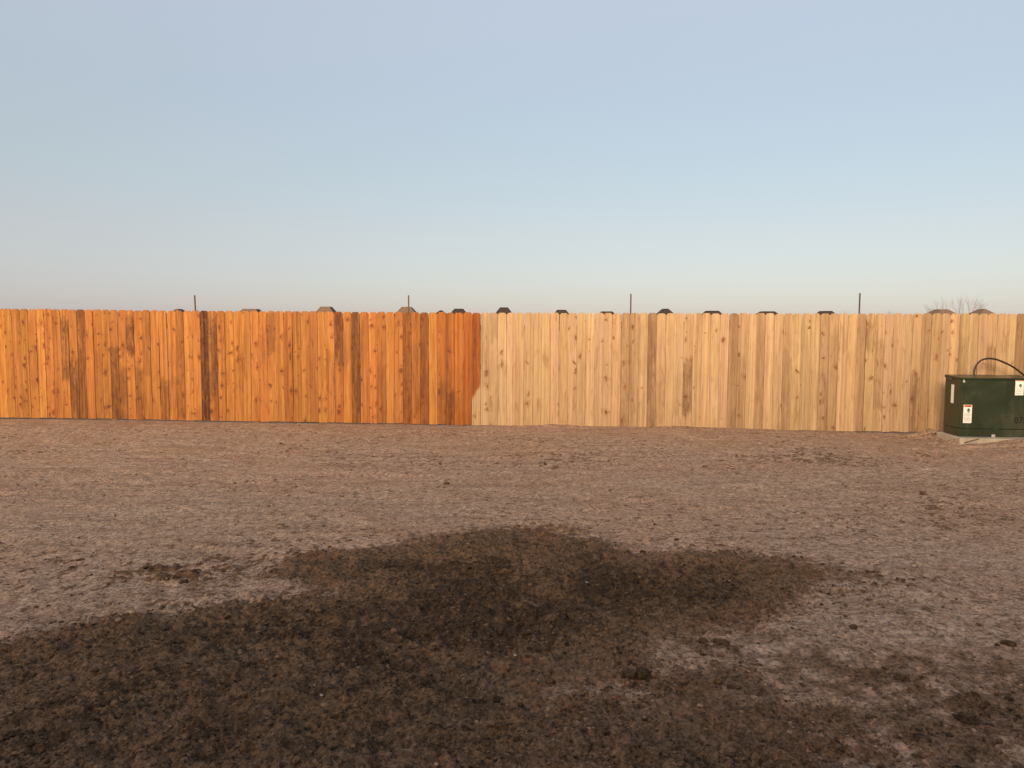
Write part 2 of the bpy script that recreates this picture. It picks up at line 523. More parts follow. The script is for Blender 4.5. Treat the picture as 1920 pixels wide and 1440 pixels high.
# ------------------------------------------------------------------ mesh helpers
def link(name, me, mat, parent=None):
    o = bpy.data.objects.new(name, me)
    if mat is not None and not me.materials:
        me.materials.append(mat)
    C.objects.link(o)
    if parent is not None:
        o.parent = parent
    return o


def from_bm(name, bm, mat, parent=None, smooth=False):
    me = bpy.data.meshes.new(name)
    bm.normal_update()
    bm.to_mesh(me)
    bm.free()
    if smooth:
        for f in me.polygons:
            f.use_smooth = True
    return link(name, me, mat, parent)


def tag(o, label, cat, group=None):
    o['label'] = label
    o['category'] = cat
    if group:
        o['group'] = group
    return o


def empty(name, loc, rz=0.0):
    o = bpy.data.objects.new(name, None)
    o.location = loc
    o.rotation_euler = (0, 0, rz)
    o.empty_display_size = .1
    C.objects.link(o)
    return o


def box(bm, x0, x1, y0, y1, z0, z1, bev=0.0):
    r = bmesh.ops.create_cube(bm, size=1.0)
    vs = r['verts']
    for v in vs:
        v.co = Vector((x0 + (v.co.x + .5) * (x1 - x0), y0 + (v.co.y + .5) * (y1 - y0), z0 + (v.co.z + .5) * (z1 - z0)))
    if bev > 0:
        es = list({e for v in vs for e in v.link_edges})
        bmesh.ops.bevel(bm, geom=es, offset=bev, segments=2, profile=.6, affect='EDGES')
    return vs


def box_obj(name, dims, mat, parent=None, bev=0.0):
    bm = bmesh.new()
    box(bm, *dims, bev)
    return from_bm(name, bm, mat, parent)


def tube(bm, pts, radii, sides=8, cap=True):
    rings = []
    n = len(pts)
    up = Vector((0.13, .21, 1)).normalized()
    for i, p in enumerate(pts):
        t = (pts[min(i + 1, n - 1)] - pts[max(i - 1, 0)]).normalized()
        a = t.cross(up)
        if a.length < 1e-3:
            a = t.cross(Vector((1, 0, 0)))
        a.normalize()
        b = t.cross(a)
        r = radii[i] if isinstance(radii, (list, tuple)) else radii
        rings.append([bm.verts.new(p + (a * math.cos(q) + b * math.sin(q)) * r) for q in [2 * math.pi * k / sides for k in range(sides)]])
    for i in range(n - 1):
        for k in range(sides):
            bm.faces.new((rings[i][k], rings[i][(k + 1) % sides], rings[i + 1][(k + 1) % sides], rings[i + 1][k]))
    if cap:
        bm.faces.new(rings[0][::-1])
        bm.faces.new(rings[-1])


def poly_prism(bm, pts, d0, d1):
    """xz outline extruded along y from d0 to d1"""
    a = [bm.verts.new((x, d0, z)) for x, z in pts]
    b = [bm.verts.new((x, d1, z)) for x, z in pts]
    bm.faces.new(a)
    bm.faces.new(b[::-1])
    n = len(pts)
    for i in range(n):
        bm.faces.new((a[i], b[i], b[(i + 1) % n], a[(i + 1) % n]))


def text_mesh(name, body, size, mat, parent, loc, rot=(R(90), 0, 0), depth=.0006):
    cu = bpy.data.curves.new(name, 'FONT')
    cu.body = body
    cu.size = size
    cu.extrude = depth
    cu.align_x = 'CENTER'
    cu.align_y = 'CENTER'
    tmp = bpy.data.objects.new(name + '_curve', cu)
    C.objects.link(tmp)
    me = bpy.data.meshes.new_from_object(tmp.evaluated_get(bpy.context.evaluated_depsgraph_get()))
    bpy.data.objects.remove(tmp)
    bpy.data.curves.remove(cu)
    me.name = name
    me.materials.clear()
    o = link(name, me, mat, parent)
    o.location = loc
    o.rotation_euler = rot
    return o


# ================================================================== GROUND
def build_ground():
    ds = 0.0024
    s_in = np.arange(-.90, .9001, ds)
    s_out = np.array([1.0, 1.2, 1.6, 2.4, 4, 7, 12, 25, 60, 150, 400, 900])
    s = np.concatenate([-s_out[::-1], s_in, s_out])
    ys = [2.2]
    while ys[-1] < 13.2:
        ys.append(ys[-1] * 1.0030)
    back = []
    y, st = ys[-1], .06
    while y < 5000:
        y += st
        st *= 1.25
        back.append(y)
    front = []
    y, st = 2.2, .02
    while y > -3500:
        y -= st
        st *= 1.25
        front.append(y)
    ya = np.array(front[::-1] + ys + back)
    wd = np.clip(ya, 2.2, 13.2)
    Xg = s[None, :] * wd[:, None]
    Yg = np.repeat(ya[:, None], len(s), 1)
    cell = np.repeat((wd * ds)[:, None], len(s), 1)
    x, y, c = Xg.ravel(), Yg.ravel(), cell.ravel()
    z, wet, pale = ground_fields(x, y, c)
    nr, nc = Xg.shape
    co = np.stack([x, y, z], 1).astype(np.float32)
    idx = np.arange(nr * nc).reshape(nr, nc)
    q = np.stack([idx[:-1, :-1], idx[:-1, 1:], idx[1:, 1:], idx[1:, :-1]], -1).reshape(-1, 4).astype(np.int32)
    me = bpy.data.meshes.new('ground')
    me.vertices.add(len(co))
    me.vertices.foreach_set('co', co.ravel())
    me.loops.add(q.size)
    me.loops.foreach_set('vertex_index', q.ravel())
    me.polygons.add(len(q))
    me.polygons.foreach_set('loop_start', np.arange(0, q.size, 4, dtype=np.int32))
    me.polygons.foreach_set('use_smooth', np.ones(len(q), bool))
    me.update(calc_edges=True)
    for nm, arr in (('wet', wet), ('pale', pale)):
        a = me.attributes.new(nm, 'FLOAT', 'POINT')
        a.data.foreach_set('value', arr.astype(np.float32))
    o = link('ground', me, M_soil)
    o['kind'] = 'structure'
    return o


build_ground()


# ---- crumbs of soil: far too many to count
def ico(sub):
    if sub == 0:
        v = np.array([(1, 0, 0), (-1, 0, 0), (0, 1, 0), (0, -1, 0), (0, 0, 1), (0, 0, -1)], float)
        f = np.array([(0, 2, 4), (2, 1, 4), (1, 3, 4), (3, 0, 4), (2, 0, 5), (1, 2, 5), (3, 1, 5), (0, 3, 5)], np.int32)
        return v, f
    bm = bmesh.new()
    bmesh.ops.create_icosphere(bm, subdivisions=sub, radius=1.0)
    v = np.array([p.co[:] for p in bm.verts])
    f = np.array([[q.index for q in p.verts] for p in bm.faces], np.int32)
    bm.free()
    return v, f


def lumps(name, xs, ys, rad, sub, wetv, palev=None, mat=M_soil, kind='stuff', sink=.35):
    v, f = ico(sub)
    n, m = len(xs), len(v)
    zz = ground_fields(xs, ys)[0]
    jit = 1 + rng.normal(0, .20, (n, m))
    sc = np.stack([rad * rng.uniform(.8, 1.5, n), rad * rng.uniform(.7, 1.2, n), rad * rng.uniform(.45, .9, n)], 1)
    a = rng.uniform(0, 2 * math.pi, n)
    co = v[None] * jit[..., None] * sc[:, None, :]
    ca, sa = np.cos(a)[:, None], np.sin(a)[:, None]
    X = co[..., 0] * ca - co[..., 1] * sa + xs[:, None]
    Y = co[..., 0] * sa + co[..., 1] * ca + ys[:, None]
    Z = co[..., 2] + (zz + sc[:, 2] * (1 - 2 * sink) * .7)[:, None]
    V = np.stack([X, Y, Z], -1).reshape(-1, 3).astype(np.float32)
    F = (f[None] + (np.arange(n) * m)[:, None, None]).reshape(-1, 3).astype(np.int32)
    me = bpy.data.meshes.new(name)
    me.vertices.add(len(V))
    me.vertices.foreach_set('co', V.ravel())
    me.loops.add(F.size)
    me.loops.foreach_set('vertex_index', F.ravel())
    me.polygons.add(len(F))
    me.polygons.foreach_set('loop_start', np.arange(0, F.size, 3, dtype=np.int32))
    me.polygons.foreach_set('use_smooth', np.full(len(F), sub > 0, bool))
    me.update(calc_edges=True)
    at = me.attributes.new('wet', 'FLOAT', 'POINT')
    at.data.foreach_set('value', np.repeat(wetv, m).astype(np.float32))
    at = me.attributes.new('pale', 'FLOAT', 'POINT')
    at.data.foreach_set('value', np.zeros(n * m, np.float32))
    at = me.attributes.new('tone', 'FLOAT', 'POINT')
    at.data.foreach_set('value', np.repeat(np.clip(rng.normal(-.03, .24, n), -.55, .28), m).astype(np.float32))
    o = link(name, me, mat)
    if kind:
        o['kind'] = kind
    return o


def scatter_crumbs():
    N = 520000
    t = rng.uniform(0, 1, N)
    y = 2.4 * (12.2 / 2.4) ** t                        # denser near by
    x = rng.uniform(-.8, .8, N) * y
    _, wet, _ = ground_fields(x, y)
    sd_ = sdist(x, y, POLY)
    cl = gnoise(x * 1.6, y * 1.6, 71) * .5 + gnoise(x * 5, y * 5, 72) * .5
    fringe = np.exp(-np.clip(sd_, 0, 9) / .16) * (sd_ > -.05)
    pr = np.clip(wet * (.30 + .30 * cl), 0, 1) + .014 + .05 * np.clip(cl, 0, 1) ** 1.5 + .20 * fringe * np.clip(.4 + cl, 0, 1)
    k = rng.uniform(0, 1, N) < pr
    x, y, wet, fr = x[k], y[k], wet[k], fringe[k]
    rad = np.clip(np.exp(rng.normal(math.log(.0046), .48, len(x))), .0025, .019)
    wv = np.clip(np.maximum(wet, .25 + .45 * fr) + rng.normal(.02, .30, len(x)), np.clip(wet - .22, 0, 1), 1)
    big = rad > .0090
    print('crumbs', len(x), big.sum())
    o = lumps('soil_crumbs', x[~big], y[~big], rad[~big], 0, wv[~big])
    tag(o, 'loose brown crumbs of soil strewn over the ground', 'soil')
    o = lumps('soil_lumps', x[big], y[big], rad[big], 1, wv[big])
    tag(o, 'larger lumps among the loose brown soil crumbs', 'soil')
    # straw slivers
    M = 900
    t = rng.uniform(0, 1, M)
    y = 2.6 * (11.5 / 2.6) ** t
    x = rng.uniform(-.8, .8, M) * y
    z = ground_fields(x, y)[0]
    bm = bmesh.new()
    for i in range(M):
        a = rng.uniform(0, math.pi)
        L = rng.uniform(.006, .018)
        d = Vector((math.cos(a), math.sin(a), rng.uniform(-.15, .35))) * L
        s_ = Vector((-math.sin(a), math.cos(a), .2)) * rng.uniform(.0007, .0015)
        c = Vector((x[i], y[i], z[i] + .004))
        up = Vector((0, 0, .0016))
        q = [bm.verts.new(c - d - s_), bm.verts.new(c + d - s_ * .5), bm.verts.new(c + d + s_ * .5), bm.verts.new(c - d + s_), bm.verts.new(c + up)]
        for j in range(4):
            bm.faces.new((q[j], q[(j + 1) % 4], q[4]))
    o = from_bm('straw_litter', bm, M_straw)
    o['kind'] = 'stuff'
    tag(o, 'fine bits of pale straw littered over the bare dirt', 'straw')


scatter_crumbs()

# ================================================================== FENCE
fence = empty('wooden_fence', (0, fence_y(0), 0))
tag(fence, 'long cedar privacy fence, stained orange on the left and raw pale on the right', 'fence')
fence_inv = Matrix.Translation(-fence.location)
BL, BW, BT = 1.83, .139, .016


def picket_mesh(i):
    q = random.Random(100 + i)
    cup = q.uniform(-.0030, .0030)
    twist = q.uniform(-.030, .030)
    bow = q.uniform(-.010, .010)
    wav = [q.uniform(-.0012, .0012) for _ in range(12)]
    bm = bmesh.new()
    nx, nz = 4, 8
    ear = .030
    zs = [0, .06, .3, .6, .9, 1.2, 1.5, 1.7, BL - ear]
    fr, bk = [], []
    def pt(u, z, back):
        x = (u - .5) * BW
        e = abs(u - .5) * 2
        y = cup * (1 - e * e) * 2 + (0 if not back else BT)
        if not back and e > .99:
            y += .0022
        th = twist * (z / BL - .5)
        yy = y + x * th + bow * math.sin(math.pi * z / BL)
        side = wav[int(z / BL * 10) % 12] * (1 if u > .5 else -1) * (e > .9)
        return Vector((x + side, yy, z))
    us = [0, .025, .28, .5, .72, .975, 1]
    for z in zs:
        fr.append([bm.verts.new(pt(u, z, False)) for u in us])
        bk.append([bm.verts.new(pt(u, z, True)) for u in us])
    ut = [.20, .215, .36, .5, .64, .785, .80]
    fr.append([bm.verts.new(pt(u, BL, False)) for u in ut])
    bk.append([bm.verts.new(pt(u, BL, True)) for u in ut])
    rows, cols = len(fr), len(us)
    for r in range(rows - 1):
        for c in range(cols - 1):
            bm.faces.new((fr[r][c], fr[r][c + 1], fr[r + 1][c + 1], fr[r + 1][c]))
            bm.faces.new((bk[r][c + 1], bk[r][c], bk[r + 1][c], bk[r + 1][c + 1]))
        bm.faces.new((bk[r][0], fr[r][0], fr[r + 1][0], bk[r + 1][0]))
        bm.faces.new((fr[r][-1], bk[r][-1], bk[r + 1][-1], fr[r + 1][-1]))
    for c in range(cols - 1):
        bm.faces.new((fr[-1][c], fr[-1][c + 1], bk[-1][c + 1], bk[-1][c]))
        bm.faces.new((bk[0][c], bk[0][c + 1], fr[0][c + 1], fr[0][c]))
    me = bpy.data.meshes.new('picket')
    bm.normal_update()
    bm.to_mesh(me)
    bm.free()
    me.materials.append(M_wood)
    return me


PM = [picket_mesh(i) for i in range(14)]

# marks read off single boards: pixel column -> (amount, z from, z to, tint)
SP = {
    130: (.85, .55, 1.75, (1, .95, .9)), 143: (.9, -.2, 1.05, (.95, .9, .85)), 157: (.75, -.3, 2.2, (.86, .80, .78)),
    172: (0, 0, 0, (1.0, .92, .85)), 188: (.35, -.2, 1.2, (.92, .86, .8)), 220: (.85, -.3, 1.25, (.86, .82, .8)),
    235: (.75, -.3, .95, (.95, .9, .86)), 250: (.95, 1.0, 1.75, (1, .95, .9)), 268: (.7, -.3, .95, (1, .95, .9)),
    310: (.7, -.3, .75, (1, .95, .9)), 345: (.4, 0, 1.9, (.9, .84, .8)), 390: (1.25, -.3, 2.3, (.74, .64, .60)), 405: (.75, .35, 1.75, (.84, .78, .74)),
    512: (.55, 1.1, 1.9, (.98, .95, .95)), 545: (.2, 0, 1.6, (.88, .78, .7)), 638: (.85, .9, 1.95, (.9, .8, .76)),
    632: (.3, 0, 1.0, (.9, .82, .78)), 670: (.9, -.3, 2.2, (.80, .74, .72)), 715: (.3, -.2, 1, (.92, .86, .8)),
    762: (.55, -.2, 2.2, (.82, .70, .62)), 778: (.3, .1, 1.4, (.9, .8, .7)), 797: (.6, -.2, 2.2, (.78, .66, .58)),
    812: (0, 0, 0, (1.12, 1.16, 1.15)), 829: (.5, -.3, .75, (.88, .72, .56)), 845: (.7, -.3, .65, (.82, .66, .52)),
    861: (.2, -.3, .5, (.95, .78, .55)), 875: (.3, -.2, .3, (.88, .66, .45)), 892: (.2, .5, 1.8, (.80, .54, .34)),
    908: (.30, .6, 1.9, (.90, .92, .93)), 924: (.35, 1.3, 1.9, (.92, .92, .92)),
    1168: (.45, -.2, 2.2, (.88, .82, .78)), 1185: (.35, -.2, 2.2, (.86, .82, .78)), 1218: (.65, -.3, 2.3, (.74, .68, .64)),
    1290: (.95, .15, 1.15, (.98, .95, .92)), 1372: (.5, -.2, 2.2, (.80, .74, .70)), 1390: (.45, -.3, 1.2, (.84, .78, .74)),
    1407: (0, 0, 0, (1.1, 1.12, 1.1)), 1424: (.35, -.2, 2.0, (.86, .80, .76)), 1478: (.5, -.3, 1.3, (.92, .88, .84)),
    1532: (.25, -.2, 2.2, (.84, .80, .76)), 1560: (.3, -.2, 1.6, (.92, .88, .84)), 1617: (.35, -.2, 1.9, (.86, .82, .78)),
    1640: (.55, .3, 1.5, (.94, .9, .86)), 1712: (.85, -.3, .95, (.96, .93, .9)), 1727: (.35, -.3, 1.9, (.86, .82, .78)),
    1860: (.6, .7, 1.45, (.95, .9, .85)), 1910: (.5, -.2, 2.2, (.72, .66, .60)),
}
pitch_w = .1402
s0 = -2.93
L = (FB - FA).length + 3.0 + 5.2
nb = int(L / pitch_w)
frz = math.atan2(FDIR.y, FDIR.x)
used = set()
spans = []
for i in range(nb):
    s_ = s0 + i * pitch_w
    p2 = FA + FDIR * s_
    px, zb, zt = fence_zb(p2.x)
    spans.append((i, px, p2, zb, zt))
near_sp = {}
for k in SP:
    i = min(spans, key=lambda t: abs(t[1] - k))[0]
    near_sp.setdefault(i, SP[k])
edge_i = min(spans, key=lambda t: abs(t[1] - 892))[0]
for (i, px, p2, zb, zt) in spans:
    q = random.Random(900 + i * 7)
    o = bpy.data.objects.new('picket', PM[q.randrange(len(PM))])
    C.objects.link(o)
    o.parent = fence
    dz = q.uniform(-.006, .006)
    off = q.uniform(-.004, .004) + (.006 if q.random() < .12 else 0)
    p = p2 + FNOR * off
    o.location = Vector((p.x, p.y, zb + dz)) - fence.location
    flip = 0
    o.rotation_euler = (q.uniform(-.003, .003), q.uniform(-.0028, .0028), frz + q.uniform(-.028, .028))
    o.scale = (q.uniform(.978, .998), 1, (zt - zb) / BL)
    sp = near_sp.get(i)
    stained = 1.0 if i < edge_i else (.5 if i == edge_i else 0.0)
    if stained:
        v = q.gauss(1.0, .085)
        tint = (min(1.15, v), v * q.uniform(.92, 1.05), v * q.uniform(.85, 1.05))
    else:
        v = q.gauss(1.0, .055)
        tint = (min(1.12, v), v * q.uniform(.95, 1.03), v * q.uniform(.9, 1.05))
    mk = (0.0, 0.0, 0.0)
    if sp:
        mk = tuple(float(a) for a in sp[:3])
        tint = tuple(1 + (c - 1) * (.75 if not stained else .95) for c in sp[3])
    elif q.random() < .25:
        a = q.uniform(-.2, 1.2)
        mk = (q.uniform(.15, .45), a, a + q.uniform(.4, 1.2))
    o.color = (*tint, 1)
    o['mark'] = [float(a) for a in mk]
    o['stain'] = float(stained)
    o['knots'] = float(q.choice([.0, .06, .15, .3, .45]) if not stained else q.choice([.12, .35, .5, .7, .95]))
a3, b3 = FA + FDIR * (s0 - .05), FA + FDIR * (s0 + nb * pitch_w)
for zc in (.30, .95, 1.58):
    bm = bmesh.new()
    box(bm, 0, (b3 - a3).length, -.038, 0, -.045, .045, .003)
    o = from_bm('rail', bm, M_rail, fence)
    p = a3 - FNOR * (BT + .012)
    o.location = Vector((p.x, p.y, zc + .02)) - fence.location
    o.rotation_euler = (0, math.atan2(.03, (b3 - a3).length), frz)
    for v in o.data.vertices:
        v.co.y = -v.co.y
k = 0.0
while k < (b3 - a3).length:
    p = a3 + FDIR * k - FNOR * (BT + .012 + .040 + .045)
    bm = bmesh.new()
    box(bm, -.044, .044, -.044, .044, -.4, 1.74, .004)
    o = from_bm('post', bm, M_rail, fence)
    o.location = Vector((p.x, p.y, 0)) - fence.location
    o.rotation_euler = (0, 0, frz)
    k += 2.44

# ================================================================== STEEL POSTS BEHIND THE FENCE
def steel_post(px_top, y_top, px_bot, label):
    Y = None
    a = at_depth(px_top, y_top, 12.4)
    for _ in range(4):
        Y = fence_y(a.x) + .36
        a = at_depth(px_top, y_top, Y)
    b = at_depth(px_bot, 586, Y)
    lean = (a.x - b.x) / max(.05, a.z - b.z)
    base = empty('steel_post', (a.x - lean * a.z, Y, -.02), frz)
    h = a.z + .02
    bm = bmesh.new()
    pts = [(-.011, -.003), (.011, -.003), (.011, .003), (.0035, .003), (.0035, .026), (-.0035, .026), (-.0035, .003), (-.011, .003)]
    lo = [bm.verts.new((x, y, -.4)) for x, y in pts]
    hi = [bm.verts.new((x + lean * h, y, h)) for x, y in pts]
    bm.faces.new(lo[::-1])
    bm.faces.new(hi)
    for i in range(len(pts)):
        j = (i + 1) % len(pts)
        bm.faces.new((lo[i], lo[j], hi[j], hi[i]))
    from_bm('shaft', bm, M_steel, base)
    bm = bmesh.new()
    z = .12
    while z < h - .03:
        box(bm, -.006 + lean * z, .006 + lean * z, -.010, -.003, z, z + .022)
        z += .055
    from_bm('studs', bm, M_steel, base)['kind'] = 'stuff'
    tag(base, label, 'post', 'steel posts standing behind the fence')


steel_post(364.5, 553.5, 366.5, 'thin steel post rising above the stained fence at far left')
steel_post(766, 553.5, 766.5, 'thin steel post in front of a brown hip roof, above stained boards')
steel_post(1183, 551, 1182.5, 'thin steel post rising above the raw fence right of centre')
steel_post(1612.5, 549.5, 1611, 'tallest thin steel post, rightmost above the raw fence')


# ================================================================== TRANSFORMER
TZ = .06
tpos = on_ground(1798, 818.5, TZ)
trf = empty('transformer', tpos, frz)
tag(trf, 'dark green pad-mounted electrical transformer cabinet at the right edge', 'transformer')
TW, TD, TH = 1.02, .46, at_depth(1798, 711, tpos.y).z - TZ
SILL = .115
bm = bmesh.new()
box(bm, 0, TW, .03, TD, SILL, TH, .008)
body = from_bm('tank', bm, M_green, trf)
bm = bmesh.new()
box(bm, .004, TW - .004, .0, TD - .004, 0, SILL - .007, .006)
from_bm('sill', bm, M_green, trf)
bm = bmesh.new()
box(bm, .012, TW - .012, .022, TD - .02, SILL - .02, SILL + .02)
from_bm('seam', bm, M_green_dark, trf)
bm = bmesh.new()
box(bm, .008, TW - .008, -.004, .032, SILL, TH - .012, .007)
door = from_bm('door', bm, M_green, trf)
# lid: shallow tray with a lip, a little higher at the back
bm = bmesh.new()
vs = box(bm, -.012, TW + .012, -.022, TD + .01, TH - .004, TH + .022)
for v in vs:
    if v.co.z > TH + .01:
        v.co.z += (.018 if v.co.y > .2 else 0)
bmesh.ops.bevel(bm, geom=list(bm.edges), offset=.006, segments=2, affect='EDGES')
lid = from_bm('lid', bm, M_green, trf)
bm = bmesh.new()
tube(bm, [Vector((-.055, TD * .6, TH - .012)), Vector((.06, TD * .6, TH - .012))], .010, 8)
from_bm('hinge_pin', bm, M_steel, trf)
# hasp and a flat dark plate painting a lock recess's shade, mid sill
bm = bmesh.new()
box(bm, .455, .535, -.012, .0, .055, SILL + .028, .004)
from_bm('hasp', bm, M_green, door).location = (0, 0, 0)
bm = bmesh.new()
box(bm, .43, .56, -.0035, .004, SILL - .055, SILL - .006)
from_bm('lock_shade_plate', bm, M_green_dark, trf)


def sticker(parent, x0, x1, z0, z1, y, header=True):
    bm = bmesh.new()
    box(bm, x0, x1, y - .0016, y, z0, z1)
    s_ = from_bm('warning_label', bm, M_paper, parent)
    w_, h_ = x1 - x0, z1 - z0
    def patch(nm, u0, u1, v0, v1, mat):
        b = bmesh.new()
        box(b, x0 + u0 * w_, x0 + u1 * w_, y - .0026, y - .0016, z0 + v0 * h_, z0 + v1 * h_)
        return from_bm(nm, b, mat, s_)
    if header:
        patch('header_band', .06, .94, .88, .985, M_orange)
        patch('header_text', .10, .88, .895, .925, M_black)
    else:
        patch('header_band', .05, .98, .93, .985, M_orange)
    # black warning pictogram: oval with a pale bar
    b = bmesh.new()
    cx, cz = x0 + .60 * w_, z0 + (.69 if header else .63) * h_
    pts = [(cx + math.cos(t) * .15 * w_, cz + math.sin(t) * .115 * h_) for t in [2 * math.pi * k / 14 for k in range(14)]]
    poly_prism(b, pts, y - .0030, y - .0016)
    from_bm('pictogram', b, M_black, s_)
    b = bmesh.new()
    box(b, cx - .07 * w_, cx + .06 * w_, y - .0036, y - .0030, cz - .05 * h_, cz - .005 * h_)
    from_bm('pictogram_bar', b, M_grey, s_)
    b = bmesh.new()
    poly_prism(b, [(x0 + .30 * w_, cz + .09 * h_), (x0 + .44 * w_, cz - .02 * h_), (x0 + .41 * w_, cz + .03 * h_), (x0 + .47 * w_, cz + .05 * h_)], y - .0028, y - .0016)
    from_bm('pictogram_bolt', b, M_grey, s_)
    rows = [.54, .50, .46, .42, .38, .30, .26, .22, .18, .13, .09] if header else [.40, .36, .29, .25, .14, .10]
    for r_ in rows:
        patch('print_line', .10, .9 - .15 * rnd.random(), r_ - .012, r_ + .010, M_grey)
    return s_


def tx(px, py):
    """local x,z on the transformer's front plane for a pixel of the photograph"""
    d = ray(px, py)
    o = Vector((0, 0, CAM_H))
    nrm = Vector((FNOR.x, FNOR.y, 0))
    t = (tpos - o).dot(nrm) / d.dot(nrm)
    q = o + d * t - tpos
    return q.x * FDIR.x + q.y * FDIR.y, q.z


fy_ = -.004
a = tx(1805, 793)
b = tx(1822.5, 759)
sticker(door, a[0], b[0], a[1], b[1], fy_)
a = tx(1902.5, 741)
b = tx(1920, 712.5)
sticker(door, a[0], b[0], a[1], b[1], fy_, False)
c = tx(1807.5, 714.5)
text_mesh('number', '6', .062, M_paper, door, (c[0], fy_ - .0004, c[1]))
c = tx(1913.5, 788.5)
text_mesh('stencil', '075', .125, M_print, door, (c[0], fy_ - .0004, c[1]))
bm = bmesh.new()
box(bm, -.0016, .0, .20, .275, .46, .73)
from_bm('side_label', bm, M_paper, body)

# padlock
lk = tx(1860, 815)
lock = empty('padlock', trf.matrix_basis @ Vector((lk[0], -.03, lk[1] - .02)), frz)
tag(lock, 'small pale padlock hanging at the foot of the green cabinet', 'padlock')
bm = bmesh.new()
box(bm, -.024, .024, -.011, .011, -.012, .026, .004)
from_bm('lock_body', bm, M_lock, lock)
bm = bmesh.new()
tube(bm, [Vector((-.015 * math.cos(t), 0, .024 + .028 * math.sin(t) + (.0 if 0 < t < math.pi else -.006))) for t in [math.pi * k / 8 for k in range(9)]], .0042, 8)
from_bm('shackle', bm, M_steel, lock)

# concrete pad, half buried
pad = empty('concrete_pad', tpos - Vector((0, 0, TZ)), frz)
tag(pad, 'pale concrete pad half buried in dirt under the green cabinet', 'concrete pad')
bm = bmesh.new()
box(bm, -.06, TW + .08, -.15, TD + .08, -.10, TZ - .002, .014)
from_bm('slab', bm, M_conc, pad)

# stick lying against the pad
p0, p1 = on_ground(1809, 830.5, .035), on_ground(1836, 823, .072)
bm = bmesh.new()
mid = (p0 + p1) / 2 + Vector((0.01, 0, .006))
tube(bm, [p0, mid, p1], [.010, .009, .006], 7)
for v in bm.verts:
    v.co -= p0
st = from_bm('stick', bm, M_stick, None, True)
st.location = p0
tag(st, 'thin dark stick lying on the edge of the concrete pad', 'stick')

# black cable looping out from behind the cabinet
cy = tpos.y + TD + .07
cpx = [(1826.5, 716), (1826, 702), (1827.5, 692), (1832.5, 682), (1841, 675), (1853, 672.3), (1866, 673.5), (1880, 678.5), (1896, 686), (1908, 694), (1919, 703), (1932, 716), (1940, 730)]
pts = [at_depth(x, y, cy + .02 * math.sin(i * .6)) for i, (x, y) in enumerate(cpx)]
fine = []
for i in range(len(pts) - 1):
    q0, q1, q2, q3 = pts[max(i - 1, 0)], pts[i], pts[i + 1], pts[min(i + 2, len(pts) - 1)]
    for t in (0, .25, .5, .75):
        fine.append(.5 * ((2 * q1) + (-q0 + q2) * t + (2 * q0 - 5 * q1 + 4 * q2 - q3) * t * t + (-q0 + 3 * q1 - 3 * q2 + q3) * t ** 3))
fine.append(pts[-1])
fine = [Vector((fine[0].x, fine[0].y, gz(fine[0].x, fine[0].y) - .05)), Vector((fine[0].x, fine[0].y, .3))] + fine
fine += [Vector((fine[-1].x + .05, fine[-1].y, .4)), Vector((fine[-1].x + .05, fine[-1].y, gz(fine[-1].x, fine[-1].y) - .05))]
bm = bmesh.new()
tube(bm, fine, .0135, 10)
org = Vector((fine[0].x, fine[0].y, 0))
for v in bm.verts:
    v.co -= org
cb = from_bm('cable', bm, M_cable, None, True)
cb.location = org
tag(cb, 'black cable looping up behind the green cabinet', 'cable')


# ================================================================== SINGLE CLODS AND STONES
def clod(px, py, r0, label, wetv=.95, flat=.6, mat=M_soil, name='soil_clod', cat='clod', group=None, sub=4):
    r = r0 * (.56 if mat is M_soil else .75)
    p = on_ground(px, py)
    p.z = gz(p.x, p.y)
    q = random.Random(int(px * 31 + py))
    bm = bmesh.new()
    bmesh.ops.create_icosphere(bm, subdivisions=sub, radius=1.0)
    sd = Vector((q.uniform(-50, 50), q.uniform(-50, 50), q.uniform(-50, 50)))
    from mathutils import noise as mn
    for v in bm.verts:
        n = mn.noise(v.co * 1.3 + sd) * .45 + mn.noise(v.co * 3.1 + sd) * .34 + mn.noise(v.co * 7 + sd) * .24 + mn.noise(v.co * 15 + sd) * .14
        v.co = v.co * (1 + n)
        v.co = Vector((v.co.x * r * 1.35, v.co.y * r, v.co.z * r * flat))
    o = from_bm(name, bm, mat, None, True)
    o.location = (p.x, p.y, p.z + r * flat * .35)
    o.rotation_euler = (0, 0, q.uniform(0, 6))
    if mat is M_soil:
        a = o.data.attributes.new('wet', 'FLOAT', 'POINT')
        a.data.foreach_set('value', np.full(len(o.data.vertices), wetv, np.float32))
    tag(o, label, cat, group)
    return o


clod(838, 908, .045, 'round brown clod alone on pale dirt left of centre', .45, .55)
clod(1205, 1268, .055, 'large dark clod on the grey streak inside the dark soil', 1, .7)
clod(1180, 1272, .045, 'dark clod touching the left of the large clod', 1, .6)
clod(1352, 1203, .050, 'dark lumpy clod at the right edge of the dark soil', .95, .65)
clod(1316, 1202, .040, 'smaller clod beside the lumpy one at dark soil edge', .95, .55)
clod(1600, 1176, .035, 'small dark clod pair on pale dirt right of dark soil', .9, .55)
clod(1730, 928, .050, 'dark clod alone on pale dirt left of the green cabinet', .75, .6)
clod(1690, 1270, .040, 'dark lump standing in for a hole in grey mud at lower right', .95, .6)  # lump whose dark colour stands for the shade in a hole
clod(1815, 1350, .060, 'broad dark clod near the lower right corner', 1, .5)
clod(1730, 1385, .045, 'dark clod above the bottom edge at lower right', 1, .5)
clod(1348, 1277, .035, 'reddish clod between the two dark patches', .8, .8)
clod(1890, 1207, .045, 'dark clod at the right edge of the picture', .9, .5)
clod(1205, 1036, .030, 'dark crumbly clod on the upper rim of dark soil', 1, .7)
clod(345, 1093, .035, 'dark clod on pale dirt at left, lowest of its cluster', .9, .5)
